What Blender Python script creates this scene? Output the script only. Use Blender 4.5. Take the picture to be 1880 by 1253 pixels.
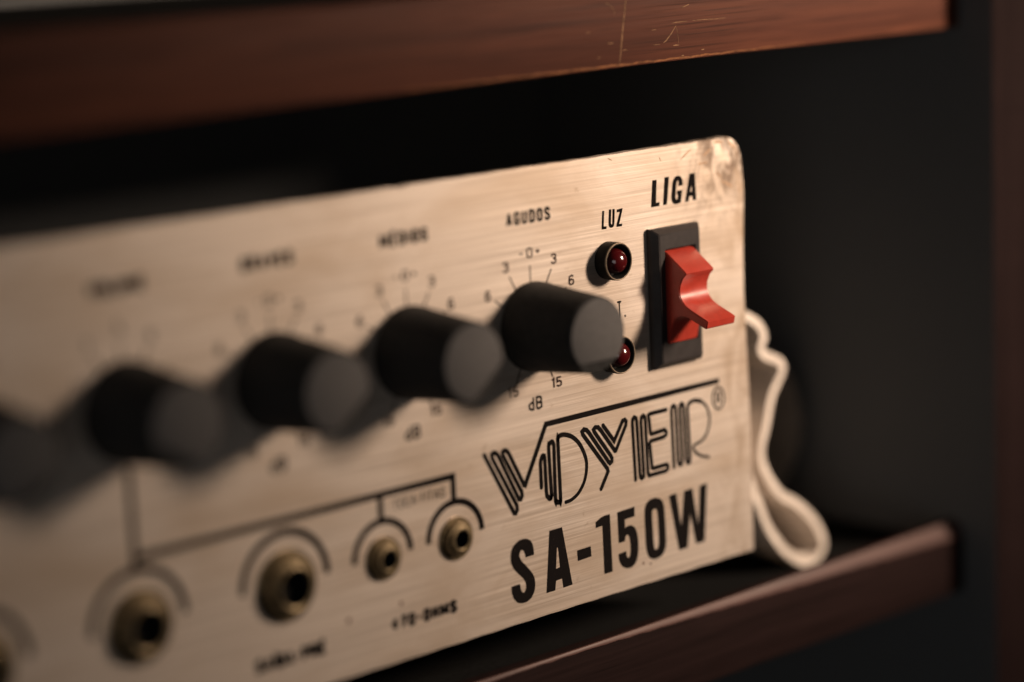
import bpy, bmesh, math, random
from mathutils import Matrix, Vector
from mathutils.geometry import tessellate_polygon
random.seed(7)
sc = bpy.context.scene
for ob in list(bpy.data.objects):
    bpy.data.objects.remove(ob)
col = sc.collection

# ------------------------------------------------------------------ camera
# All dimensions are in millimetres on the amplifier's face plate: X to the right (0 = right edge),
# Y out of the plate, Z up (0 = top edge, -88 = bottom edge: a two-unit rack plate).
ZB = 0.2                      # height of the plate's top edge in metres
def W(X, Y, Z):
    return Vector((X*.001, -Y*.001, Z*.001 + ZB))
F_PX, IW, IH = 4688.847, 1880.0, 1253.0
rv = Vector((0.15869, -0.75372, -0.10922))
tv = Vector((47.00995, -42.30109, 523.87192))
BASE = Matrix(((1,0,0),(0,0,-1),(0,-1,0)))
A = Matrix.Rotation(rv.length, 3, rv.normalized()) @ BASE      # plate mm -> camera (x right, y down, z forward)
CP = -(A.transposed() @ tv)                                     # camera position on the plate's axes
def ray(u, v):
    return A.transposed() @ Vector(((u-IW/2)/F_PX, (v-IH/2)/F_PX, 1))
def pix(u, v, Y=0.0):
    d = ray(u, v)
    return CP + d*((Y-CP.y)/d.y)
cam = bpy.data.cameras.new('camera')
co = bpy.data.objects.new('camera', cam); col.objects.link(co)
xr, yd, zf = A[0], A[1], A[2]
def wdir(a): return Vector((a[0], -a[1], a[2]))
# plate axes -> world axes flips Y, so the camera's handedness comes out right here
mx, my, mz = wdir(xr), -wdir(yd), -wdir(zf)
M4 = Matrix(((mx.x,my.x,mz.x,0),(mx.y,my.y,mz.y,0),(mx.z,my.z,mz.z,0),(0,0,0,1)))
M4.translation = W(*CP)
co.matrix_world = M4
cam.sensor_width = 36; cam.lens = F_PX/IW*36
cam.clip_start = 0.02; cam.clip_end = 20
cam.dof.use_dof = True
cam.dof.focus_distance = 0.5015
cam.dof.aperture_fstop = 3.9
cam.dof.aperture_blades = 0
sc.camera = co

# ------------------------------------------------------------------ light
world = bpy.data.worlds.new('World'); sc.world = world; world.use_nodes = True
wb = world.node_tree.nodes['Background']
wb.inputs[0].default_value = (1.0, 0.95, 0.90, 1); wb.inputs[1].default_value = 0.008
def area(name, pos, target, sx, sy, power, color):
    l = bpy.data.lights.new(name, 'AREA'); l.shape = 'RECTANGLE'; l.size = sx; l.size_y = sy
    l.energy = power; l.color = color
    o = bpy.data.objects.new(name, l); col.objects.link(o)
    p, t = W(*pos), W(*target)
    o.location = p; o.rotation_euler = (t-p).to_track_quat('-Z', 'Y').to_euler()
    return o
lamp = area('lamp', (300, 420, 175), (18, 0, -28), .075, .14, 0.405, (1.0, 0.765, 0.575))
lamp.data.spread = math.radians(37)
# added fill lamp with no visible source, lifts the darkest tones, behind and left of the camera
area('fill_light', (-820, 720, -10), (-20, -20, -40), .6, .5, 1.15, (1.0, 0.97, 0.94))
sc.view_settings.view_transform = 'Standard'; sc.view_settings.look = 'None'
sc.view_settings.exposure = 0.0; sc.view_settings.gamma = 1.0
sc.view_settings.use_curve_mapping = False
sc.render.engine = 'CYCLES'
sc.cycles.use_denoising = True
sc.cycles.max_bounces = 8

# ------------------------------------------------------------------ materials
class NT:
    def __init__(s, name):
        s.m = bpy.data.materials.new(name); s.m.use_nodes = True
        s.t = s.m.node_tree; s.b = s.t.nodes['Principled BSDF']
    def n(s, typ, **kw):
        nd = s.t.nodes.new(typ)
        for k, v in kw.items():
            if k.startswith('i_'):
                key = k[2:]; nd.inputs[int(key) if key.isdigit() else key.replace('_', ' ')].default_value = v
            else: setattr(nd, k, v)
        return nd
    def l(s, a, b): s.t.links.new(a, b)
    def coord(s, scale, off=(0,0,0)):
        tc = s.n('ShaderNodeTexCoord'); mp = s.n('ShaderNodeMapping')
        mp.inputs['Scale'].default_value = scale; mp.inputs['Location'].default_value = off
        s.l(tc.outputs['Object'], mp.inputs[0]); return mp.outputs[0]
    def noise(s, vec, scale=1., detail=4., rough=.55, dist=0.):
        nd = s.n('ShaderNodeTexNoise'); nd.inputs['Scale'].default_value = scale
        nd.inputs['Detail'].default_value = detail; nd.inputs['Roughness'].default_value = rough
        nd.inputs['Distortion'].default_value = dist
        s.l(vec, nd.inputs['Vector']); return nd.outputs[0]
    def ramp(s, f, stops):
        r = s.n('ShaderNodeValToRGB'); e = r.color_ramp.elements
        while len(e) < len(stops): e.new(.5)
        for k, (p, c) in enumerate(stops):
            e[k].position = p; e[k].color = (*c, 1) if len(c) == 3 else c
        s.l(f, r.inputs[0]); return r.outputs[0]
    def mapr(s, f, a, b, c, d):
        r = s.n('ShaderNodeMapRange'); s.l(f, r.inputs[0])
        for k, v in enumerate((a, b, c, d)): r.inputs[k+1].default_value = v
        return r.outputs[0]
    def mix(s, f, a, b, typ='MIX'):
        r = s.n('ShaderNodeMix', data_type='RGBA', blend_type=typ)
        if isinstance(f, float): r.inputs[0].default_value = f
        else: s.l(f, r.inputs[0])
        for k, x in ((6, a), (7, b)):
            if isinstance(x, tuple): r.inputs[k].default_value = (*x, 1)
            else: s.l(x, r.inputs[k])
        return r.outputs[2]
    def bump(s, h, strength, dist):
        b = s.n('ShaderNodeBump'); b.inputs['Strength'].default_value = strength; b.inputs['Distance'].default_value = dist
        s.l(h, b.inputs['Height']); s.l(b.outputs[0], s.b.inputs['Normal'])
    def set(s, **kw):
        for k, v in kw.items():
            i = s.b.inputs[k.replace('_', ' ')]
            if isinstance(v, tuple) and len(v) == 3: v = (*v, 1)
            if hasattr(v, 'is_output'): s.l(v, i)
            else: i.default_value = v
        return s

def plain(name, c, rough=.5, spec=.5, metallic=0., speck=0.):
    t = NT(name).set(Roughness=rough, Metallic=metallic)
    t.b.inputs['Specular IOR Level'].default_value = spec
    if speck:
        n = t.noise(t.coord((1,1,1)), 900., 3.)
        t.set(Base_Color=t.ramp(n, [(.3, tuple(x*(1-speck) for x in c)), (.7, tuple(min(1, x*(1+speck)) for x in c))]))
        n2 = t.noise(t.coord((1,1,1)), 160., 4.)
        t.set(Roughness=t.mapr(n2, .3, .7, rough-.08, min(1, rough+.1)))
    else: t.set(Base_Color=c)
    return t.m

def brushed():
    t = NT('brushed_aluminium')
    fine = t.noise(t.coord((22, 1, 4600)), 1., 3., .65)
    mid = t.noise(t.coord((14, 1, 1500), (3, 0, 1)), 1., 3., .6)
    blot = t.noise(t.coord((26, 26, 60)), 1., 5., .6, .6)
    spots = t.noise(t.coord((260, 260, 420)), 1., 4., .65)
    c = t.ramp(fine, [(.30, (.44, .36, .30)), (.70, (1.0, .89, .80))])
    c = t.mix(.40, c, t.ramp(mid, [(.3, (.66, .54, .45)), (.7, (.95, .83, .73))]))
    c = t.mix(t.mapr(blot, .45, .68, 0., .6), c, (.56, .43, .32))
    c = t.mix(t.mapr(spots, .64, .76, 0., .55), c, (.35, .24, .15))
    # grime rubbed into the bent corner and along the right edge
    sep = t.n('ShaderNodeSeparateXYZ'); t.l(t.coord((1,1,1)), sep.inputs[0])
    gx = t.mapr(sep.outputs[0], .22-.022, .22-.006, 0., 1.); gz = t.mapr(sep.outputs[2], ZL(-20), ZL(-5), 0., 1.)
    g = t.n('ShaderNodeMath', operation='MULTIPLY'); t.l(gx, g.inputs[0]); t.l(gz, g.inputs[1])
    gn = t.noise(t.coord((210, 210, 150), (.3, 0, .7)), 1., 5., .6, 1.5)
    g2 = t.n('ShaderNodeMath', operation='MULTIPLY'); t.l(g.outputs[0], g2.inputs[0]); t.l(t.mapr(gn, .43, .60, 0., 1.), g2.inputs[1])
    c = t.mix(g2.outputs[0], c, (.13, .08, .05))
    ex = t.mapr(sep.outputs[0], .22-.014, .22, 0., 1.)
    en = t.noise(t.coord((170, 170, 80), (.9, 0, .1)), 1., 4., .6, .8)
    g3 = t.n('ShaderNodeMath', operation='MULTIPLY'); t.l(ex, g3.inputs[0]); t.l(t.mapr(en, .48, .68, 0., .8), g3.inputs[1])
    c = t.mix(g3.outputs[0], c, (.42, .30, .20))
    t.set(Base_Color=c, Metallic=.75, Roughness=t.mapr(fine, .2, .8, .38, .50), Anisotropic=.35)
    t.bump(fine, .10, .00008)
    return t.m

def wood(name, dark, midc, light, rough, seed, gx=10., gz=420., spec=.2):
    t = NT(name)
    g1 = t.noise(t.coord((gx, 30, gz), (seed, seed, 0)), 1., 5., .62, .4)
    g2 = t.noise(t.coord((gx*4, 60, gz*4.2), (0, seed, seed)), 1., 3., .6)
    bl = t.noise(t.coord((16, 30, 55), (seed, 0, 0)), 1., 4., .55)
    c = t.ramp(g1, [(.28, dark), (.5, midc), (.74, light)])
    c = t.mix(t.mapr(g2, .56, .72, 0., .55), c, tuple(x*.35 for x in dark))
    g3 = t.noise(t.coord((45, 60, 2600), (seed, 2, seed)), 1., 2., .5)
    c = t.mix(t.mapr(g3, .58, .68, 0., .6), c, tuple(x*.5 for x in dark))
    c = t.mix(t.mapr(bl, .38, .66, 0., .5), c, tuple(x*.72 for x in midc))
    t.set(Base_Color=c, Roughness=t.mapr(g2, .2, .8, rough-.07, rough+.1))
    t.b.inputs['Specular IOR Level'].default_value = spec
    t.bump(g2, .18, .0002)
    return t.m

AMP_O = (-220., 0., -100.)     # origin of the amplifier: bottom of its feet
def ZL(z): return (z-AMP_O[2])*.001
M = {}
M['panel'] = brushed()
M['ink'] = plain('black_print', (.004, .003, .003), .85, .05)
t = NT('black_print_worn'); nn = t.noise(t.coord((1,1,1)), 2600., 3., .6)
t.set(Base_Color=t.ramp(nn, [(.66, (.004, .003, .003)), (.76, (.11, .08, .06))]), Roughness=.8); t.b.inputs['Specular IOR Level'].default_value = .05; M['ink'] = t.m
M['ink_soft'] = plain('faded_print', (.020, .011, .010), .8, .06)
M['tarnish'] = plain('tarnished_scratch', (.30, .20, .13), .6, .3, .5, .4)
M['knob'] = plain('black_knob_plastic', (.022, .022, .022), .75, .06, speck=.2)
M['cap'] = plain('grey_cap', (.062, .060, .061), .72, .12, speck=.10)
M['housing'] = plain('black_switch_plastic', (.015, .012, .0122), .5, .22, speck=.2)
M['red'] = plain('red_plastic', (.29, .031, .020), .36, .45, speck=.10)
M['bezel'] = plain('dark_bezel', (.005, .005, .0045), .7, .1, speck=.2)
M['rim'] = plain('worn_bezel_rim', (.16, .12, .085), .5, .4, .6, .3)
t = NT('ruby_lens').set(Base_Color=(.045, .003, .004), Roughness=.16); t.b.inputs['Coat Weight'].default_value = .6; M['lens'] = t.m
M['brass'] = plain('tarnished_brass', (.125, .095, .055), .45, .5, .8, .5)
M['hole'] = plain('jack_hole', (.003, .003, .003), .8, .1)
M['chassis'] = plain('black_steel', (.07, .07, .07), .85, .05, speck=.2)
M['rubber'] = plain('rubber', (.02, .02, .02), .8, .2)
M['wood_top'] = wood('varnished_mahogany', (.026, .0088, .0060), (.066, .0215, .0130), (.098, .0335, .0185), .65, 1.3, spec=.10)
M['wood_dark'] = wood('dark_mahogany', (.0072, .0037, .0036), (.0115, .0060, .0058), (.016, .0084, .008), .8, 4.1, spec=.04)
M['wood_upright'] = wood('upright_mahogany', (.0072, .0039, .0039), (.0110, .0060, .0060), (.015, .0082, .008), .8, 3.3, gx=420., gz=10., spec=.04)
M['raw'] = plain('worn_wood_edge', (.13, .052, .022), .7, .1, speck=.4)
M['scratch'] = plain('scratch_in_varnish', (.17, .095, .050), .7, .1, speck=.5)
M['black_board'] = plain('black_laminate', (.008, .008, .008), .9, .03, speck=.2)
M['shade_lift'] = plain('shade_lift_grey', (.078, .080, .082), .95, .02, speck=.05)  # grey put on the cabinet's inner faces to lift their shade
t = NT('strap_felt'); fn = t.noise(t.coord((1,1,1)), 420., 5., .6)
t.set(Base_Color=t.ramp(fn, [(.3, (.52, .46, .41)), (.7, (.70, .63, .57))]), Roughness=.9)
t.b.inputs['Specular IOR Level'].default_value = .15; t.bump(fn, .4, .0006); M['felt'] = t.m
tl = t.n('ShaderNodeBsdfTranslucent'); tl.inputs[0].default_value = (.62, .53, .42, 1)
mxs = t.n('ShaderNodeMixShader'); mxs.inputs[0].default_value = .15
t.l(t.b.outputs[0], mxs.inputs[1]); t.l(tl.outputs[0], mxs.inputs[2]); t.l(mxs.outputs[0], t.t.nodes['Material Output'].inputs[0])

M['felt_shaded'] = plain('shaded_felt', (.10, .092, .085), .9, .1, speck=.2)  # darker copy of the strap felt, the back loop's shade put into its colour
# ------------------------------------------------------------------ mesh helpers
def obj(name, bm, mat, parent=None, loc=(0,0,0), smooth=None, recalc=True):
    """bm in mm (X right, Y out, Z up), loc in mm relative to the parent"""
    for v in bm.verts: v.co = Vector((v.co.x*.001, -v.co.y*.001, v.co.z*.001))
    bm.normal_update()
    if recalc: bmesh.ops.recalc_face_normals(bm, faces=bm.faces[:])
    me = bpy.data.meshes.new(name); bm.to_mesh(me); bm.free()
    for m in (mat if isinstance(mat, list) else [mat]): me.materials.append(m)
    if smooth is not None:
        for p in me.polygons: p.use_smooth = True
        me.set_sharp_from_angle(angle=math.radians(smooth))
    o = bpy.data.objects.new(name, me); col.objects.link(o)
    o.parent = parent; o.location = Vector((loc[0]*.001, -loc[1]*.001, loc[2]*.001))
    return o
def tag(o, label, cat, kind=None, group=None):
    o['label'] = label; o['category'] = cat
    if kind: o['kind'] = kind
    if group: o['group'] = group
    return o
def box(bm, x0, x1, y0, y1, z0, z1, bev=0., seg=2):
    vs = [bm.verts.new((x, y, z)) for x in (x0, x1) for y in (y0, y1) for z in (z0, z1)]
    fs = [(0,1,3,2),(4,6,7,5),(0,4,5,1),(2,3,7,6),(0,2,6,4),(1,5,7,3)]
    ff = [bm.faces.new([vs[i] for i in f]) for f in fs]
    if bev:
        bmesh.ops.bevel(bm, geom=list({e for f in ff for e in f.edges}), offset=bev, segments=seg, profile=.5, affect='EDGES')
    return bm
def lathe(bm, prof, n=48, cap_start=True, cap_end=True, fn=None):
    """profile of (radius, y) turned about the Y axis"""
    rings = []
    for r, y in prof:
        rings.append([bm.verts.new((r*math.cos(2*math.pi*k/n), y, r*math.sin(2*math.pi*k/n))) for k in range(n)])
    for a, b in zip(rings, rings[1:]):
        for k in range(n): bm.faces.new((a[k], a[(k+1) % n], b[(k+1) % n], b[k]))
    if cap_start: bm.faces.new(rings[0])
    if cap_end: bm.faces.new(rings[-1])
    return rings
def catmull(pts, n=5, closed=False):
    out = []; L = len(pts)
    g = (lambda i: pts[i % L]) if closed else (lambda i: pts[max(0, min(L-1, i))])
    for i in range(L if closed else L-1):
        p0, p1, p2, p3 = g(i-1), g(i), g(i+1), g(i+2)
        for k in range(n):
            t = k/n
            out.append(tuple(.5*((2*b)+(c-a)*t+(2*a-5*b+4*c-d)*t*t+(3*b-a-3*c+d)*t**3) for a, b, c, d in zip(p0, p1, p2, p3)))
    if not closed: out.append(tuple(pts[-1]))
    return out

# ---- flat print on the plate: strokes and filled outlines, all in plate mm
class Ink:
    def __init__(s): s.bm = bmesh.new(); s.k = 0
    def face(s, pts):
        y = .015 + .004*s.k
        try:
            f = s.bm.faces.new([s.bm.verts.new((p[0], y, p[1])) for p in pts])
        except ValueError: pass
    def stroke(s, pts, w, closed=False, cap=None, taper=None):
        P = [Vector((p[0], p[1])) for p in pts]; Q = [P[0]]
        for p in P[1:]:
            if (p-Q[-1]).length > 1e-4: Q.append(p)
        if closed and (Q[0]-Q[-1]).length < 1e-4: Q.pop()
        P = Q; n = len(P); h = w/2; sec = []
        for i in range(n):
            a = P[i-1] if (i > 0 or closed) else None
            b = P[(i+1) % n] if (i < n-1 or closed) else None
            d1 = (P[i]-a).normalized() if a is not None else None
            d2 = (b-P[i]).normalized() if b is not None else None
            d1 = d1 or d2; d2 = d2 or d1
            n1, n2 = Vector((-d1.y, d1.x)), Vector((-d2.y, d2.x))
            m = n1+n2
            if m.length < .25: m = n1
            m.normalize(); c = max(.45, m.dot(n1))
            hh = h*(taper(i/(n-1)) if taper else 1)
            sec.append((P[i]+m*hh/c, P[i]-m*hh/c))
        if cap == 'round' and not closed:
            def fan(p, d, nn, hh):
                return [(p+d*hh*math.sin(a)+nn*hh*math.cos(a), p+d*hh*math.sin(a)-nn*hh*math.cos(a)) for a in (.5, .95, 1.35)]
            d = (P[0]-P[1]).normalized(); nn = Vector((d.y, -d.x)); e = (P[-1]-P[-2]).normalized(); ne = Vector((-e.y, e.x))
            h0 = h*(taper(0) if taper else 1); h1 = h*(taper(1) if taper else 1)
            sec = fan(P[0], d, nn, h0)[::-1] + sec + fan(P[-1], e, ne, h1)
        y = .015 + .004*s.k
        V = [(s.bm.verts.new((a.x, y, a.y)), s.bm.verts.new((b.x, y, b.y))) for a, b in sec]
        rng = range(len(V)) if closed else range(len(V)-1)
        for i in rng:
            a, b = V[i], V[(i+1) % len(V)]
            s.bm.faces.new((a[0], a[1], b[1], b[0]))
        s.k += 1
        return s
    def fill(s, loops):
        V = [[Vector((p[0], p[1], 0)) for p in lp] for lp in loops]
        flat = [v for lp in V for v in lp]; y = .015 + .004*s.k
        bv = [s.bm.verts.new((v.x, y, v.y)) for v in flat]
        for tri in tessellate_polygon(V):
            try: s.bm.faces.new([bv[i] for i in tri])
            except ValueError: pass
        s.k += 1
        return s
    def done(s, name, parent, mat=None):
        o = obj(name, s.bm, mat or M['ink'], parent, recalc=False)
        me = o.data
        bm = bmesh.new(); bm.from_mesh(me)
        for f in bm.faces:
            f.normal_update()
            if f.normal.y > 0: f.normal_flip()
        bm.to_mesh(me); bm.free()
        return o
def soften(lp, ang=52):
    """round the gentle corners of a traced outline, keep the crisp ones"""
    n = len(lp); out = []
    for i in range(n):
        a, b, c = Vector(lp[i-1]), Vector(lp[i]), Vector(lp[(i+1) % n])
        if (b-a).length < 1e-6 or (c-b).length < 1e-6: continue
        if math.degrees((b-a).angle(c-b)) < ang:
            out += [b+(a-b)*.27, b+((a-b)*.09+(c-b)*.09), b+(c-b)*.27]
        else: out.append(b)
    return [(p.x, p.y) for p in out]
def Zm(ox, oy, s):
    def f(pts):
        r = []
        for x, y in pts:
            P = pix(ox+x/s, oy+y/s); r.append((P.x-AMP_O[0], P.z-AMP_O[2]))
        return r
    return f
def Lc(pts): return [(x-AMP_O[0], z-AMP_O[2]) for x, z in pts]

# ---- a condensed gothic stroke alphabet (unit height, own widths)
def rr(x0, y0, x1, y1, r, a0=0, quarter=None):
    out = []
    for cx, cy, s in ((x1-r, y1-r, 0), (x0+r, y1-r, 90), (x0+r, y0+r, 180), (x1-r, y0+r, 270)):
        out += [(cx+r*math.cos(math.radians(s+a)), cy+r*math.sin(math.radians(s+a))) for a in (0, 30, 60, 90)]
    return out
w = .34
S_ = [(w,.74),(w,.86),(w*.8,.97),(w*.5,1),(w*.2,.97),(0,.86),(0,.72),(w*.2,.58),(w*.8,.42),(w,.28),(w,.14),(w*.8,.03),(w*.5,0),(w*.2,.03),(0,.14),(0,.26)]
O_ = rr(0, 0, w, 1, .16)
GL = {
 'A': (w, [([(-.01,-.06),(w/2,1.04)],0), ([(w/2,1.04),(w+.01,-.06)],0), ([(.07,.27),(w-.07,.27)],0)]),
 'B': (w, [([(0,0),(0,1),(w*.6,1),(w*.95,.9),(w*.95,.62),(w*.6,.52),(0,.52)],0), ([(w*.6,.52),(w,.42),(w,.1),(w*.6,0),(0,0)],0)]),
 'C': (w, [([(w,.72),(w,.86),(w*.8,.97),(w*.5,1),(w*.2,.97),(0,.86),(0,.14),(w*.2,.03),(w*.5,0),(w*.8,.03),(w,.14),(w,.28)],0)]),
 'D': (w, [([(0,0),(0,1),(w*.55,1),(w*.9,.93),(w,.8),(w,.2),(w*.9,.07),(w*.55,0)],1)]),
 'E': (w*.85, [([(w*.85,1),(0,1),(0,0),(w*.85,0)],0), ([(0,.52),(w*.7,.52)],0)]),
 'F': (w*.85, [([(w*.85,1),(0,1),(0,-.06)],0), ([(0,.52),(w*.7,.52)],0)]),
 'G': (w, [([(w,.72),(w,.86),(w*.8,.97),(w*.5,1),(w*.2,.97),(0,.86),(0,.14),(w*.2,.03),(w*.5,0),(w*.8,.03),(w,.14),(w,.46),(w*.5,.46)],0)]),
 'H': (w, [([(0,-.06),(0,1.06)],0), ([(w,-.06),(w,1.06)],0), ([(0,.5),(w,.5)],0)]),
 'I': (0., [([(0,-.06),(0,1.06)],0)]),
 'L': (w*.8, [([(0,1.06),(0,0),(w*.8,0)],0)]),
 'M': (w*1.45, [([(0,-.06),(0,1.06)],0), ([(0,1.04),(w*.72,.12)],0), ([(w*.72,.12),(w*1.45,1.04)],0), ([(w*1.45,1.06),(w*1.45,-.06)],0)]),
 'O': (w, [(O_,1)]), '0': (w, [(O_,1)]),
 'P': (w, [([(0,-.06),(0,1),(w*.6,1),(w,.88),(w,.56),(w*.6,.45),(0,.45)],0)]),
 'R': (w, [([(0,-.06),(0,1),(w*.6,1),(w,.9),(w,.6),(w*.6,.5),(0,.5)],0), ([(w*.55,.5),(w,-.06)],0)]),
 'S': (w, [(S_,0)]),
 'T': (w, [([(-.03,1),(w+.03,1)],0), ([(w/2,1),(w/2,-.06)],0)]),
 'U': (w, [([(0,1.06),(0,.16),(w*.2,.03),(w*.5,0),(w*.8,.03),(w,.16),(w,1.06)],0)]),
 'V': (w, [([(-.02,1.06),(w/2,-.04)],0), ([(w/2,-.04),(w+.02,1.06)],0)]),
 '1': (w*.4, [([(0,.8),(w*.4,1),(w*.4,-.06)],0)]),
 '3': (w, [([(0,.8),(w*.1,.94),(w*.5,1),(w*.9,.93),(w,.78),(w*.9,.6),(w*.4,.53)],0), ([(w*.4,.53),(w*.9,.47),(w,.26),(w*.9,.07),(w*.5,0),(w*.1,.06),(0,.2)],0)]),
 '4': (w, [([(w*.75,-.06),(w*.75,1.06)],0), ([(w*.7,1.0),(0,.3)],0), ([(-.04,.3),(w*1.1,.3)],0)]),
 '5': (w, [([(w*.95,1),(w*.1,1),(0,.5),(w*.5,.6),(w*.92,.48),(w,.28),(w*.9,.07),(w*.45,0),(w*.1,.06),(0,.18)],0)]),
 '6': (w, [([(w*.92,.86),(w*.7,.99),(w*.4,1),(w*.12,.86),(0,.5),(0,.2),(w*.2,.03),(w*.5,0),(w*.85,.06),(w,.28),(w*.88,.5),(w*.5,.58),(w*.1,.45),(0,.3)],0)]),
 '7': (w, [([(0,1),(w,1),(w*.35,-.06)],0)]),
 'd': (w*.85, [([(w*.85,1.06),(w*.85,0),(w*.4,0),(0,.14),(0,.46),(w*.4,.6),(w*.85,.6)],0)]),
 '-': (w*.6, [([(0,.48),(w*.6,.48)],0)]),
 '+': (w*.8, [([(0,.48),(w*.8,.48)],0), ([(w*.4,.25),(w*.4,.72)],0)]),
 '.': (.05, [([(0,-.05),(0,.10)],0)]),
 ' ': (.12, []),
}
for base_, acc in (('E', 'É'), ('I', 'Í')):
    gw, st = GL[base_]; GL[acc] = (gw, st+[([(gw/2-.04, 1.14),(gw/2+.1, 1.34)],0)])
def text(ink, s, x0, z0, h, sw, width=None, gap=.30, xs=1.0, center=False, condensed=1.0):
    """s set from (x0,z0) at cap height h with stroke sw (mm); width stretches it to that length"""
    sw_u = sw/h; hh = h-sw
    adv = []; x = 0
    for ch in s:
        adv.append(x); x += GL[ch][0]*condensed*xs + gap
    total = x-gap
    kx = hh if width is None else (width-sw)/total
    if center: x0 = x0-total*kx/2-sw/2
    for ch, a in zip(s, adv):
        for pl, closed in GL[ch][1]:
            pts = [(x0+sw/2+(a+p[0]*condensed*xs)*kx-AMP_O[0], z0+sw/2+p[1]*hh-AMP_O[2]) for p in pl]
            ink.stroke(pts, sw, bool(closed))
    return ink

# ------------------------------------------------------------------ the cabinet (setting)
cab = bpy.data.objects.new('rack_cabinet', None); col.objects.link(cab); cab.location = W(-190, 0, -112)
tag(cab, 'dark varnished wooden cabinet with open shelves around the amplifier', 'cabinet')
CO = (-190., 0., -112.)
def cpart(name, bm, mat, parent=cab, smooth=None):
    for v in bm.verts: v.co -= Vector(CO)
    return obj(name, bm, mat, parent, smooth=smooth)
XE, XL = 67.0, -470.0
RY = 5.0
def rail(z0, z1, yb, mat, name='front_rail', bt=(lambda x: .4), eb0=.4):
    """front rail: bowed-free bar with eased edges; its back edge runs from back_l to back_r"""
    bm = bmesh.new(); n = 90; rows = []
    for i in range(n+1):
        x = XL+(XE-XL)*i/n
        jt = .10*math.sin(x*.31)+.08*math.sin(x*.83+1); jb = .10*math.sin(x*.37+2)+.10*math.sin(x*1.1)
        et, eb = bt(x)+.25*jt, eb0+.25*jb
        prof = [(yb, z0), (RY-eb, z0), (RY-eb*.3, z0+eb*.3), (RY, z0+eb), (RY, z1-et), (RY-et*.22, z1-et*.5), (RY-et*.5, z1), (yb, z1)]
        rows.append([bm.verts.new((x, y, z)) for y, z in prof])
    for a, b in zip(rows, rows[1:]):
        for k in range(8): bm.faces.new((a[k], a[(k+1) % 8], b[(k+1) % 8], b[k]))
    bm.faces.new(rows[0]); bm.faces.new(rows[-1])
    return cpart(name, bm, mat, smooth=40)
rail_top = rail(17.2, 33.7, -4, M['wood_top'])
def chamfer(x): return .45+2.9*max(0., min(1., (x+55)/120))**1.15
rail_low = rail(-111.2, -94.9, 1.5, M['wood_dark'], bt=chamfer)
bm = box(bmesh.new(), XL, XE, -128, -4.05, 20.0, 30.5, .3); cpart('shelf_board', bm, M['black_board'])
bm = box(bmesh.new(), XL, XE, -128, 1.6, -111.0, -100.0, .3); cpart('shelf_board', bm, M['black_board'])
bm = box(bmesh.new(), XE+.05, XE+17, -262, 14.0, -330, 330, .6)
side = cpart('side_panel', bm, [M['wood_upright'], M['shade_lift']], smooth=40)
for pl in side.data.polygons:
    if pl.normal.x < -.9: pl.material_index = 1
bm = box(bmesh.new(), XL, XE, -136, -128.1, -330, 330, .3); cpart('back_panel', bm, M['shade_lift'])
# worn lower arris of the upper rail and scratches in its varnish
def strip(pts, w0, Y, mat, name, parent, z=None):
    """a thin mark lying on a face of the rail"""
    bm = bmesh.new(); sec = []
    for i, (x, zz) in enumerate(pts):
        a = Vector(pts[max(0, i-1)]); b = Vector(pts[min(len(pts)-1, i+1)]); d = (b-a).normalized()
        hw = w0*.5*(.35+.65*math.sin(math.pi*min(1, max(0, (i+.35)/(len(pts)-.3)))))*(.8+.4*random.random())
        sec.append((bm.verts.new((x-d.y*hw, Y, zz+d.x*hw)), bm.verts.new((x+d.y*hw, Y, zz-d.x*hw))))
    for a, b in zip(sec, sec[1:]): bm.faces.new((a[0], b[0], b[1], a[1]))
    for v in bm.verts: v.co -= Vector(CO)
    o = obj(name, bm, mat, parent, recalc=False)
    if o.data.polygons[0].normal.y > 0: o.data.flip_normals()
    return o
def rz(pts):
    r = []
    for x, y in pts:
        P = pix(1030+x/5.875, y/5.875, RY+.03); r.append((P.x, P.z))
    return r
for pts, wd in (([(715,-110),(700,-10),(690,90),(678,200),(665,330),(655,450),(645,570),(632,690)], .30),
               ([(478,32),(510,50),(545,75),(568,115),(578,165)], .18),
               ([(1240,280),(1215,320),(1190,365),(1160,405),(1130,445),(1105,465)], .24),
               ([(1195,252),(1245,243),(1310,236),(1360,232)], .16),
               ([(1420,225),(1520,214),(1650,208),(1780,195)], .13),
               ([(1245,300),(1258,360),(1265,420),(1270,470)], .09),
               ([(1210,494),(1240,490),(1275,488)], .2), ([(1000,487),(1035,484),(1070,481)], .15),
               ([(1300,82),(1340,68),(1380,48)], .22), ([(975,328),(1000,325),(1028,323)], .14),
               ([(668,545),(690,540),(712,541)], .16), ([(505,472),(535,470),(565,468)], .14),
               ([(270,356),(290,353),(320,352)], .12), ([(395,628),(405,627),(420,627)], .2),
               ([(1300,602),(1312,601),(1325,600)], .25), ([(1515,540),(1530,537),(1545,533)], .16)):
    strip(rz(pts), wd, RY+.03, M['scratch'], 'scratch', rail_top)
xs = [-95+k*1.5 for k in range(74)]
strip([(x, 17.72+.07*math.sin(x*.7)+.05*math.sin(x*1.9)) for x in xs], .42, RY+.03, M['raw'], 'worn_lit_edge', rail_top)

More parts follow.
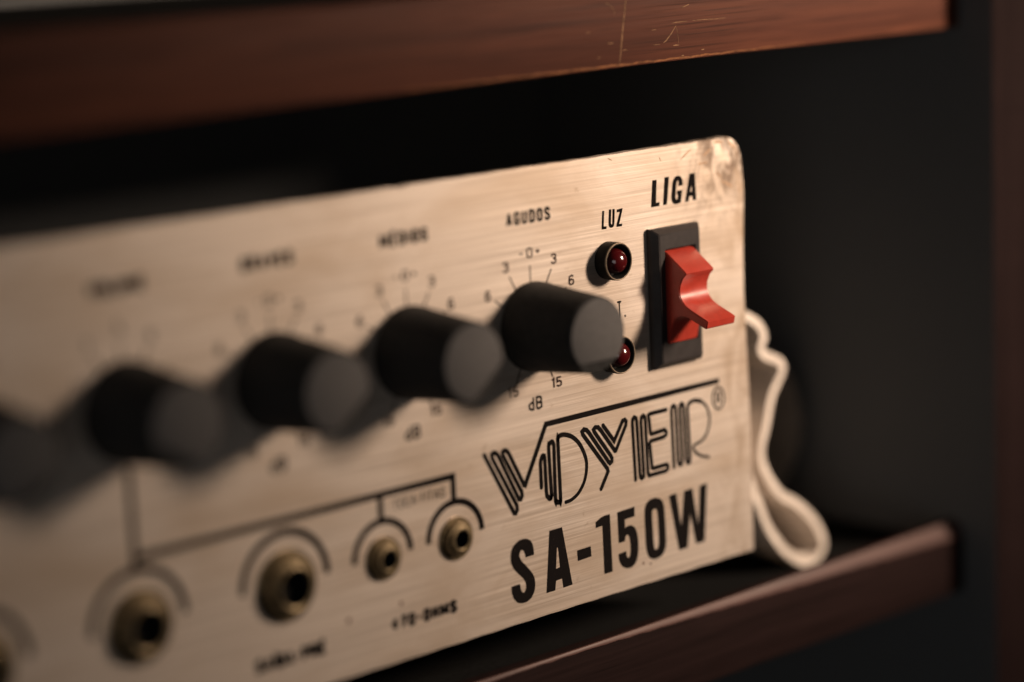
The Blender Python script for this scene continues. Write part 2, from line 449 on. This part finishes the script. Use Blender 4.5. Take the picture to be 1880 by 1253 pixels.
# worn top edge of the lower rail, its lit highlight put into the lighter colour: a sliver on the left that widens to the right
M['rubbed_lit'] = wood('rubbed_lit_mahogany', (.036, .016, .0145), (.066, .031, .027), (.10, .049, .041), .5, 2.2)
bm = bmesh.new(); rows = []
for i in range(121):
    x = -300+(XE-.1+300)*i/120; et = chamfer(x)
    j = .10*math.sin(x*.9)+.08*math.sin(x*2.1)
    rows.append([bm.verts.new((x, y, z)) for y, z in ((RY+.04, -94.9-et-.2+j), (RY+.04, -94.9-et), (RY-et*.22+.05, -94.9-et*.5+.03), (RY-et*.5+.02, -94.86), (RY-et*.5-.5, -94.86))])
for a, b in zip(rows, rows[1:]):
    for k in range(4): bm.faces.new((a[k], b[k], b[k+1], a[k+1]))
cpart('worn_lit_edge', bm, M['rubbed_lit'], rail_low, smooth=50)

# ------------------------------------------------------------------ the amplifier
amp = bpy.data.objects.new('amplifier', None); col.objects.link(amp); amp.location = W(*AMP_O)
tag(amp, 'brushed metal amplifier with black knobs, jacks and a red switch, standing on the shelf', 'amplifier')
def apart(name, bm, mat, parent=amp, smooth=None):
    for v in bm.verts: v.co -= Vector(AMP_O)
    return obj(name, bm, mat, parent, smooth=smooth)
# face plate with its rounded, bent-back upper right corner and nicked top edge
corner = [(0,-10.3),(-.4,-7.6),(-1.2,-5.6),(-2.2,-4.1),(-3.9,-2.3),(-6.2,-1.1),(-8.1,-.45),(-11,.15),(-16,.3),(-30,.3),(-88,.3)]
outline = [(0.35,-9.8),(0.1,-7.9),(-.3,-5.1),(-.85,-2.7),(-2.1,-1.1),(-4.2,0.0)]
def xmax(z):
    if z >= 0: return -4.2
    if z <= -11: return .35-.35*math.sin(min(1, (-11-z)/40)*math.pi)*2.2 + (.25 if z < -60 else 0)
    pts = [(-4.2, 0.), (-3.0, -.45), (-2.1,-1.0), (-1.3,-1.8), (-.85,-2.6), (-.45,-3.9), (-.3,-5.1), (.1,-7.9), (.35,-11)]
    for (xa, za), (xb, zb) in zip(pts, pts[1:]):
        if zb <= z <= za: return xa+(xb-xa)*(za-z)/(za-zb)
    return .35
zr = [0,-.45,-1.0,-1.8,-2.6,-3.9,-5.1,-7.9,-11,-14,-18,-24,-32,-42,-52,-62,-72,-80,-85,-88]
xg = [-440,-400,-350,-300,-250,-220]+[-200+2.5*k for k in range(72)]+[-21+1.2*k for k in range(14)]+[-4.2]
bm = bmesh.new(); F, B = [], []
for z in zr:
    fr, br = [], []
    xm = xmax(z)
    cols_ = [x for x in xg if x < -6] + [-6+(xm+6)*k/5 for k in range(6)]
    for x in cols_:
        zz = z
        if z == 0: zz = .06*math.sin(x*.9)+.05*math.sin(x*2.3+1)+(-.22 if -93 < x < -86 and int(x*3) % 2 else 0)
        if z == -88: zz = z+.05*math.sin(x*.7)
        d = max(0., (x+15)/15.+(z+13)/13.-.75)
        yy = -.15*d*d + (.10*math.sin(x*1.1+z*.8)*min(1, d*2) if d > 0 else 0)
        fr.append(bm.verts.new((x, yy, zz))); br.append(bm.verts.new((x, yy-2.0, zz)))
    F.append(fr); B.append(br)
nc = len(F[0])
for i in range(len(zr)-1):
    for k in range(nc-1):
        bm.faces.new((F[i][k], F[i+1][k], F[i+1][k+1], F[i][k+1]))
        bm.faces.new((B[i][k], B[i][k+1], B[i+1][k+1], B[i+1][k]))
for k in range(nc-1):
    bm.faces.new((F[0][k], F[0][k+1], B[0][k+1], B[0][k])); bm.faces.new((F[-1][k], B[-1][k], B[-1][k+1], F[-1][k+1]))
for i in range(len(zr)-1):
    bm.faces.new((F[i][-1], F[i+1][-1], B[i+1][-1], B[i][-1])); bm.faces.new((F[i][0], B[i][0], B[i+1][0], F[i+1][0]))
rim_e = [e for e in bm.edges if len(e.link_faces) == 2 and e.calc_face_angle(0) > 1.0 and all(v in set(sum(F, [])) for v in e.verts)] if False else []
panel = apart('front_panel', bm, M['panel'], smooth=40)
bm = box(bmesh.new(), -432, -16, -115, -2.05, -85, -24, .8); apart('chassis', bm, M['chassis'], smooth=40)
for x in (-400, -40):
    for y in (-105, -60):
        bm = bmesh.new(); lathe(bm, [(9, 0), (10, 2), (10, 15)], 24)
        for v in bm.verts: v.co = Vector((v.co.x, v.co.z, v.co.y))
        obj('foot', bm, M['rubber'], amp, (x-AMP_O[0], y, .05), 40)

# ---- print on the plate
z7 = Zm(910, 870, 4.476); z2 = Zm(1070, 240, 5.875); z1 = Zm(880, 360, 6.267)
z5 = Zm(870, 680, 4.474); z6 = Zm(1130, 680, 4.474)
I = Ink()
I.fill([soften(z7([(316,666),(312,610),(300,566),(276,540),(240,533),(195,545),(155,580),(130,620),(120,680),(125,740),(150,790),(190,830),(230,865),(248,900),(250,940),(240,972),(225,978),(210,960),(205,935),(200,905),(128,930),(132,985),(150,1035),(180,1062),(215,1068),(260,1055),(300,1015),(322,960),(327,900),(318,845),(290,800),(250,755),(210,715),(195,680),(197,650),(212,628),(228,632),(238,655),(245,690)]))])
I.fill([z7([(440,470),(545,440),(632,912),(556,938),(545,862),(497,880),(490,960),(417,982)]), z7([(503,610),(511,608),(528,768),(497,782)])])
I.fill([z7([(668,632),(780,596),(788,680),(675,718)])])
I.fill([z7([(820,400),(862,362),(890,345),(938,332),(962,805),(893,826),(876,428),(822,448)])])
I.fill([soften(z7([(998,318),(1140,270),(1142,350),(1060,378),(1064,447),(1085,428),(1115,422),(1145,440),(1165,490),(1174,580),(1172,660),(1155,730),(1120,770),(1080,780),(1040,765),(1015,720),(1008,662),(1072,635),(1078,680),(1090,692),(1102,680),(1108,640),(1106,570),(1098,520),(1085,500),(1070,510),(1064,530),(1064,555),(1010,572)]))])
I.fill([soften(z7([(1220,310),(1232,250),(1265,212),(1310,196),(1350,202),(1378,235),(1388,300),(1402,540),(1398,610),(1375,665),(1335,695),(1295,705),(1260,690),(1240,640),(1232,580)])), soften(z7([(1283,330),(1288,300),(1305,288),(1322,292),(1330,320),(1342,560),(1338,600),(1322,622),(1308,620),(1300,590)]))])
I.fill([z7([(1423,182),(1482,158),(1525,430),(1548,142),(1614,118),(1664,415),(1676,100),(1735,76),(1718,556),(1646,578),(1598,330),(1578,608),(1507,630)])])
I.done('lettering', panel)['label'] = 'bold black model lettering SA-150W'
I = Ink()
I.fill([z2([(748,538),(797,532),(790,780),(830,772),(826,815),(735,830)])])
I.fill([z2([(880,505),(930,497),(908,798),(864,806)])])
I.fill([soften(z2([(1078,592),(1075,530),(1055,492),(1025,485),(990,500),(968,545),(958,640),(952,720),(960,775),(990,798),(1030,790),(1058,775),(1072,640),(1015,650),(1012,690),(1024,690),(1020,735),(1010,745),(1000,725),(1003,660),(1010,560),(1022,540),(1032,548),(1030,600)]))])
I.fill([z2([(1150,465),(1207,455),(1225,750),(1182,752),(1178,705),(1150,712),(1140,765),(1100,770)]), z2([(1170,600),(1174,600),(1175,655),(1158,660)])])
I.done('lettering', panel)['label'] = 'black LIGA lettering above the switch'
I = Ink()
I.fill([z1([(1412,175),(1437,172),(1432,352),(1465,350),(1462,382),(1405,390)])])
I.fill([soften(z1([(1490,158),(1518,154),(1514,310),(1520,330),(1528,325),(1530,152),(1558,150),(1555,320),(1545,355),(1520,370),(1498,365),(1484,335)]))])
I.fill([z1([(1580,158),(1648,140),(1642,180),(1610,322),(1644,318),(1640,350),(1576,358),(1578,325),(1614,185),(1580,190)])])
I.done('lettering', panel)['label'] = 'black LUZ lettering above the upper lamp'
I = Ink(); text(I, 'T.', -38.1, -32.6, 3.5, .40, width=2.6, gap=.36); I.done('lettering', panel)
# logo
I = Ink()
sw = .98
def cr(f, pts, n=5): return catmull(f(pts), n)
I.stroke(z5([(85,700),(318,1150)]) + z5([(330,1175),(345,1175),(356,1150),(352,1110)]) + z5([(150,725),(145,695),(160,680),(182,684),(200,705),(360,1040)]) + z5([(372,1062),(386,1060),(396,1035),(392,1000)]) + z5([(238,700),(234,675),(250,660),(270,664),(288,690),(412,945)]), sw, cap='round')
I.stroke(z5([(414,965),(590,445)]) + z6([(850,85)]), 1.12)
I.stroke(cr(z5, [(555,962),(550,850),(547,760),(560,708),(574,706),(582,740),(596,1000),(608,1040),(624,1056),(638,1040),(636,1000),(614,650),(622,605),(640,588),(654,610),(658,680),(670,1050),(680,1078),(694,1086),(708,1076),(711,1040),(690,600),(692,555),(710,536),(750,530),(810,550),(870,610),(915,710),(926,800),(908,910),(862,1005),(805,1062),(755,1084)], 4), sw, cap='round', taper=lambda t: 1.0 if t < .72 else 1.0-.22*(t-.72)/.28)
I.stroke(z5([(1045,975),(1102,832),(1096,808),(895,530),(888,505),(902,488),(925,492),(945,515),(1105,752),(1118,765),(1132,750),(1134,725),(1122,700),(990,510),(982,488),(996,470),(1020,470),(1040,492),(1158,662),(1166,660),(1248,450),(1250,420),(1238,407),(1220,418),(1152,582),(1060,455)]), sw*.97, cap='round')
I.stroke(z6([(165,900),(138,440),(140,405),(152,388),(168,396),(174,430),(200,850),(205,878),(216,888),(230,876),(232,850),(208,425),(212,388),(226,374),(240,386),(244,420),(266,840),(276,866),(415,826),(430,808),(432,788),(418,774),(312,806),(300,800),(280,600),(288,582),(395,548),(416,530),(418,508),(402,490),(295,525),(286,515),(270,370),(285,358),(415,325)]), sw*.95, cap='round')
I.stroke(z6([(480,795),(458,340),(462,305),(476,290),(490,302),(494,340),(514,745),(520,768),(532,776),(545,766),(547,735),(526,320),(530,288),(542,274),(555,286),(558,320),(580,725),(586,750),(598,760),(610,750),(611,720)]) + cr(z6, [(590,330),(596,285),(622,258),(660,248),(712,262),(756,320),(772,410),(754,505),(712,575),(650,614),(638,636),(652,668),(700,702),(766,712)], 4), sw*.9, cap='round', taper=lambda t: 1.0 if t < .5 else .70)
circ = z6([(843+46*math.cos(a*.2618), 229+88*math.sin(a*.2618)) for a in range(24)])
I.stroke(circ, .52, True)
I.stroke(z6([(832,275),(828,188),(850,184),(858,205),(852,228),(832,236)]), .42); I.stroke(z6([(842,233),(860,268)]), .42)
I.done('logo', panel)['label'] = 'striped black script logo under a long bar'
# dial scales
KX = [-61.31-31.44*k for k in range(5)]; KZ = -30.44
def tick(I, kx, x0, z0, x1, z1, w_=.30): I.stroke(Lc([(kx+x0, z0), (kx+x1, z1)]), w_)
for i, (kx, word) in enumerate(zip(KX, ('AGUDOS', 'MÉDIOS', 'GRAVES', 'VOLUME', ''))):
    I = Ink()
    tick(I, kx, 0, -18.7, 0, -23.0); tick(I, kx, -5.5, -20.15, -3.6, -23.6); tick(I, kx, 5.6, -20.15, 3.6, -23.6)
    tick(I, kx, -9.5, -24.2, -7.4, -25.7); tick(I, kx, 9.5, -24.2, 7.4, -25.7)
    if i < 3:
        tick(I, kx, -4.9, -41.2, -3.6, -38.2); tick(I, kx, 4.9, -41.2, 3.6, -38.2)
        text(I, '0', kx, -17.3, 2.05, .34, center=True, width=1.55)
        text(I, '-', kx-2.8, -17.2, 2.0, .30, width=1.1); text(I, '+', kx+1.5, -17.2, 2.0, .38, width=1.3)
        text(I, '3', kx-6.35, -19.3, 2.1, .33, center=True, width=1.5); text(I, '3', kx+6.35, -19.3, 2.1, .33, center=True, width=1.5)
        text(I, '6', kx-11.2, -24.1, 2.1, .33, center=True, width=1.5); text(I, '6', kx+10.9, -24.1, 2.1, .33, center=True, width=1.5)
        text(I, '15', kx-5.75, -43.4, 2.1, .36, center=True, width=2.8, gap=.25); text(I, '15', kx+5.9, -43.4, 2.1, .36, center=True, width=2.8, gap=.25)
    else:
        for s_, x_, z_ in (('5', 0, -17.3), ('3', -6.5, -19.5), ('6', 6.3, -19.5)): text(I, s_, kx+x_, z_, 2.1, .32, center=True, width=1.1)
    I.done('dial_scale', panel, M['ink_soft'] if i else M['ink_soft'])
    if i < 3:
        I = Ink(); text(I, 'dB', kx, -46.9, 2.7, .48, center=True, width=3.7, gap=.24); I.done('lettering', panel)
    if word:
        I = Ink(); text(I, word, kx+.1, -10.65, 2.6, (.58, .70, .76, .95, .7)[i], center=True, width=11.6, gap=.36); I.done('lettering', panel)
# jack artwork
JX = [-83.44, -101.43, -124.15, -155.68, -187.2]; JZ = -67.35; RS, RB = 6.78, 9.57
I = Ink(); lw = 1.30; zt = -55.64
I.stroke(Lc([(JX[3], -40), (JX[3], JZ+RB)]), lw)
I.stroke(Lc([(JX[3]+.4, zt), (JX[0], zt), (JX[0], JZ+RS)]), lw)
I.stroke(Lc([(JX[1], zt-.3), (JX[1], JZ+RS)]), lw)
for x, r in zip(JX, (RS, RS, RB, RB, RB)):
    I.stroke(Lc([(x+r*math.cos(math.pi*k/28), JZ+r*math.sin(math.pi*k/28)) for k in range(29)]), lw*(1 if r < 8 else 1.08))
I.done('circuit_print', panel)
I = Ink(); text(I, 'TOCA FITAS', -98.4, -59.1, 1.95, .23, width=12.8, gap=.16); I.done('lettering', panel)
I = Ink(); text(I, '470-OHMS', -100.3, -81.9, 2.6, .78, width=16.4, gap=.34); I.done('lettering', panel)
I = Ink(); text(I, 'SAÍDA-PRÉ', -132.0, -82.2, 2.7, .86, width=16.2, gap=.30); I.done('lettering', panel)
# specks of grime
GR = plain('grime', (.10, .055, .04), .7, .2)
for x, z, r in ((-110.3,-77.3,.55),(-97.6,-77.0,.42),(-33.,-83.6,.3),(-30.9,-84.2,.25),(-57,-74.5,.22)):
    I = Ink(); I.fill([Lc([(x+r*(1+.35*math.sin(5*a+x))*math.cos(a), z+r*(1+.3*math.sin(3*a))*math.sin(a)) for a in [k*.5236 for k in range(12)]])])
    I.done('grime_spot', panel, GR)

for pts, wd in (([(1490,540),(1535,560),(1580,585),(1640,620),(1712,655)], .42), ([(1050,320),(1080,285),(1110,255),(1150,215),(1190,180)], .35),
               ([(1300,270),(1340,235),(1390,185)], .5), ([(1240,365),(1290,350),(1340,345)], .45), ([(822,288),(832,310),(840,332)], .25),
               ([(268,300),(290,312),(312,322)], .25), ([(1440,440),(1460,470),(1490,510)], .5), ([(1400,140),(1450,120),(1520,128)], .45),
               ([(1560,120),(1600,150),(1640,200)], .5)):
    I = Ink(); I.stroke(catmull(z2(pts), 4), wd, cap='round', taper=lambda t: .25+.75*math.sin(math.pi*min(1., t*.9+.05)))
    I.done('scratch', panel, M['tarnish'])

# ---- knobs
def make_knob():
    bm = bmesh.new(); n = 64; R0, R1, L = 8.65, 7.35, 17.5
    prof = [(R0, .4), (R0, 2.2), (R0-.12, 2.6), (R1+.05, 16.6), (R1-.05, 17.1), (R1-.4, L)]
    rings = []
    for r, y in prof:
        ring = []
        for k in range(n):
            a = 2*math.pi*k/n; x, z = r*math.cos(a), r*math.sin(a)
            # pointer facet: slanted cut through the front rim on the -Z side
            yy = y
            cut = L-(-z-5.0)*.38
            if y > 10 and -z > 5.0: yy = min(y, cut+ (y-L)*.05)
            ring.append(bm.verts.new((x, yy, z)))
        rings.append(ring)
    for a, b in zip(rings, rings[1:]):
        for k in range(n): bm.faces.new((a[k], a[(k+1) % n], b[(k+1) % n], b[k]))
    bm.faces.new(rings[0])
    # front face: chord splits the cap area from the facet
    inner = rings[-1]
    bm.faces.new(inner)
    bmesh.ops.triangulate(bm, faces=[f for f in bm.faces if len(f.verts) > 4])
    return bm
def make_cap():
    """grey insert covering the face above the facet's chord"""
    bm = bmesh.new(); pts = []; r = 6.95; zc = -4.95
    a0 = math.asin(zc/r)
    for k in range(49):
        a = a0+(math.pi-2*a0)*k/48; pts.append((r*math.cos(a), r*math.sin(a)))
    lo = [bm.verts.new((x, 17.1, z)) for x, z in pts]; mi = [bm.verts.new((x, 17.66, z)) for x, z in pts]; hi = [bm.verts.new((x*.975, 17.78, z*.975)) for x, z in pts]
    m = len(pts)
    for a, b in ((lo, mi), (mi, hi)):
        for k in range(m): bm.faces.new((a[k], a[(k+1) % m], b[(k+1) % m], b[k]))
    bm.faces.new(lo); bm.faces.new(hi)
    return bm
kmesh = cmesh = None
for i, (kx, ang) in enumerate(zip(KX, (0, 38, 36, -28, 20))):
    if kmesh is None:
        ko = obj('knob', make_knob(), M['knob'], amp, smooth=35); kmesh = ko.data
        cp = obj('cap', make_cap(), M['cap'], ko, smooth=35); cmesh = cp.data
    else:
        ko = bpy.data.objects.new('knob', kmesh); col.objects.link(ko); ko.parent = amp
        cp = bpy.data.objects.new('cap', cmesh); col.objects.link(cp); cp.parent = ko
    ko.location = ((kx-AMP_O[0])*.001, 0, ZL(KZ))
    ko.rotation_euler = (0, -math.radians(ang), 0)

# ---- indicator lamps
for (x, z) in ((-40.2, -20.6), (-40.2, -39.2)):
    bm = bmesh.new()
    lathe(bm, [(3.75, .05), (3.78, 2.8), (3.62, 3.1), (3.35, 3.1), (3.2, 2.9), (3.1, .6)], 48, cap_end=True)
    b = obj('indicator_lamp', bm, M['bezel'], amp, (x-AMP_O[0], 0, z-AMP_O[2]), 40)
    bm = bmesh.new(); n = 48
    rings = lathe(bm, [(3.77, 2.9), (3.68, 3.12), (3.58, 3.14), (3.5, 3.11)], n, False, False)
    obj('rim', bm, M['rim'], b, (0, 0, 0), 60)
    bm = bmesh.new()
    lathe(bm, [(2.5, .65), (2.5, 2.0)]+[(2.5*math.cos(a), 2.0+2.3*math.sin(a)) for a in [k*.157 for k in range(1, 10)]]+[(.06, 4.3)], 40)
    obj('lens', bm, M['lens'], b, (0, 0, 0), 60)

# ---- power switch
SX, SZ = -22.0, -30.0
bm = bmesh.new()
def ringrect(x0, x1, z0, z1, y): return [bm.verts.new(p) for p in ((x0, y, z0), (x1, y, z0), (x1, y, z1), (x0, y, z1))]
rs = [ringrect(-29.1, -15.0, -44.2, -15.9, .03), ringrect(-29.1, -15.0, -44.2, -15.9, 1.1), ringrect(-27.9, -16.2, -43.0, -17.1, 2.5),
      ringrect(-26.3, -17.5, -39.4, -20.2, 2.5), ringrect(-26.3, -17.5, -39.4, -20.2, .3)]
for a, b in zip(rs, rs[1:]):
    for k in range(4): bm.faces.new((a[k], a[(k+1) % 4], b[(k+1) % 4], b[k]))
bm.faces.new(rs[0]); bm.faces.new(rs[-1])
bmesh.ops.recalc_face_normals(bm, faces=bm.faces[:])
bmesh.ops.bevel(bm, geom=[e for e in bm.edges if e.calc_face_angle(0) > .3 and max(v.co.y for v in e.verts) > .5], offset=.16, segments=2, affect='EDGES')
for v in bm.verts: v.co -= Vector((SX, 0, SZ))
sw_o = obj('rocker_switch', bm, M['housing'], amp, (SX-AMP_O[0], 0, SZ-AMP_O[2]), 35)
prof = [(.5,-20.35),(2.5,-20.8),(7.25,-24.25)]+[(7.62,-24.62),(7.5,-24.95)]+catmull([(6.7,-25.7),(6.0,-27.1),(5.75,-28.5),(6.1,-29.8),(7.1,-31.0),(8.7,-31.9)], 4)+[(12.75,-33.55),(13.05,-33.8),(12.75,-35.1),(12.4,-35.3)]+catmull([(8.6,-33.8),(6.6,-33.3),(4.6,-33.9),(3.6,-35.3)], 4)+[(2.75,-38.6),(2.5,-39.2),(.5,-39.3)]
bm = bmesh.new()
lft = [bm.verts.new((-26.05, y, z)) for y, z in prof]; rgt = [bm.verts.new((-17.75, y, z)) for y, z in prof]
m = len(prof)
for k in range(m): bm.faces.new((lft[k], lft[(k+1) % m], rgt[(k+1) % m], rgt[k]))
fl, frr = bm.faces.new(lft), bm.faces.new(rgt)
bmesh.ops.recalc_face_normals(bm, faces=bm.faces[:])
bmesh.ops.bevel(bm, geom=list(fl.edges)+list(frr.edges), offset=.17, segments=2, affect='EDGES')
for v in bm.verts: v.co -= Vector((SX, 0, SZ))
obj('rocker', bm, M['red'], sw_o, (0, 0, 0), 38)['label'] = 'glossy red rocker lever'

# ---- jacks
def jack(x, R, hole, H):
    bm = bmesh.new()
    lathe(bm, [(R, .04), (R, .35), (R*.97, .5), (R*.80, .5), (R*.80, H*.55), (R*.76, H*.72), (R*.62, H*.78), (R*.60, H), (R*.56, H*1.05), (hole*1.12, H*1.05), (hole, H*.98), (hole, .2)], 48, cap_end=False)
    j = obj('jack', bm, M['brass'], amp, (x-AMP_O[0], 0, JZ-.25-AMP_O[2]), 32)
    bm = bmesh.new(); lathe(bm, [(hole*.5, .15), (hole*.985, .2), (hole*.985, H*1.0)], 48, True, False); obj('socket', bm, M['hole'], j, (0, 0, 0), 40)
    bm = bmesh.new(); n = 6 if R < 5 else 6
    return j
for k, x in enumerate(JX):
    if k < 2: jack(x, 4.15, 1.75, 1.9)
    else: jack(x, 6.7, 3.35, 3.0)

# ------------------------------------------------------------------ the strap behind the plate
def ribbon(path, y0, y1, th, lean=0., ny=8, wob=.25):
    """a thick felt band: path (x,z) in mm at its front edge, running back from y0 to y1"""
    P = [Vector(p) for p in path]; n = len(P); bm = bmesh.new(); outer, inner = [], []
    for i in range(n):
        d = (P[min(n-1, i+1)]-P[max(0, i-1)]).normalized(); nn = Vector((-d.y, d.x))
        ro, ri = [], []
        for k in range(ny+1):
            tt = k/ny; y = y0+(y1-y0)*tt+wob*math.sin(i*.45)*(1-tt); off = lean*tt
            e = th*.5*(1 if 0 < k < ny else .72)
            c = P[i]+Vector((off, wob*.6*math.sin(i*.3+tt*3)*tt))
            a, b = c+nn*e, c-nn*e
            ro.append(bm.verts.new((a.x, y, a.y))); ri.append(bm.verts.new((b.x, y, b.y)))
        outer.append(ro); inner.append(ri)
    for i in range(n-1):
        for k in range(ny):
            bm.faces.new((outer[i][k], outer[i+1][k], outer[i+1][k+1], outer[i][k+1])); bm.faces.new((inner[i][k], inner[i][k+1], inner[i+1][k+1], inner[i+1][k]))
        bm.faces.new((outer[i][0], inner[i][0], inner[i+1][0], outer[i+1][0])); bm.faces.new((outer[i][-1], outer[i+1][-1], inner[i+1][-1], inner[i][-1]))
    for i in (0, n-1):
        for k in range(ny): bm.faces.new((outer[i][k], outer[i][k+1], inner[i][k+1], inner[i][k]))
    return bm
SO = (22., -20., -100.)
strap = bpy.data.objects.new('strap', None); col.objects.link(strap); strap.location = W(*SO)
tag(strap, 'white felt strap looped behind the right edge of the amplifier face plate', 'strap')
def spx(pts, Y):
    r = []
    for u, v in pts:
        P = pix(u, v, Y); r.append((P.x, P.z))
    return r
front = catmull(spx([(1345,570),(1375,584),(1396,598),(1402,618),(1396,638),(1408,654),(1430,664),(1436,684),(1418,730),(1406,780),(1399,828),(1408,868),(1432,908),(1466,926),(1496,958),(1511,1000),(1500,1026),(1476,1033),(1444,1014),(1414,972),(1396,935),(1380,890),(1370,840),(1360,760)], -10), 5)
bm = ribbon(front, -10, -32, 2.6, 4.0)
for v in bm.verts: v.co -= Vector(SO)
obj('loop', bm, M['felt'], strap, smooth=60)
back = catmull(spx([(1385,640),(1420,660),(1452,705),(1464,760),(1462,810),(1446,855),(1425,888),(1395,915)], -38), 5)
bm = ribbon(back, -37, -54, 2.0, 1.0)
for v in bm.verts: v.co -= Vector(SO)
obj('loop', bm, M['felt_shaded'], strap, smooth=60)
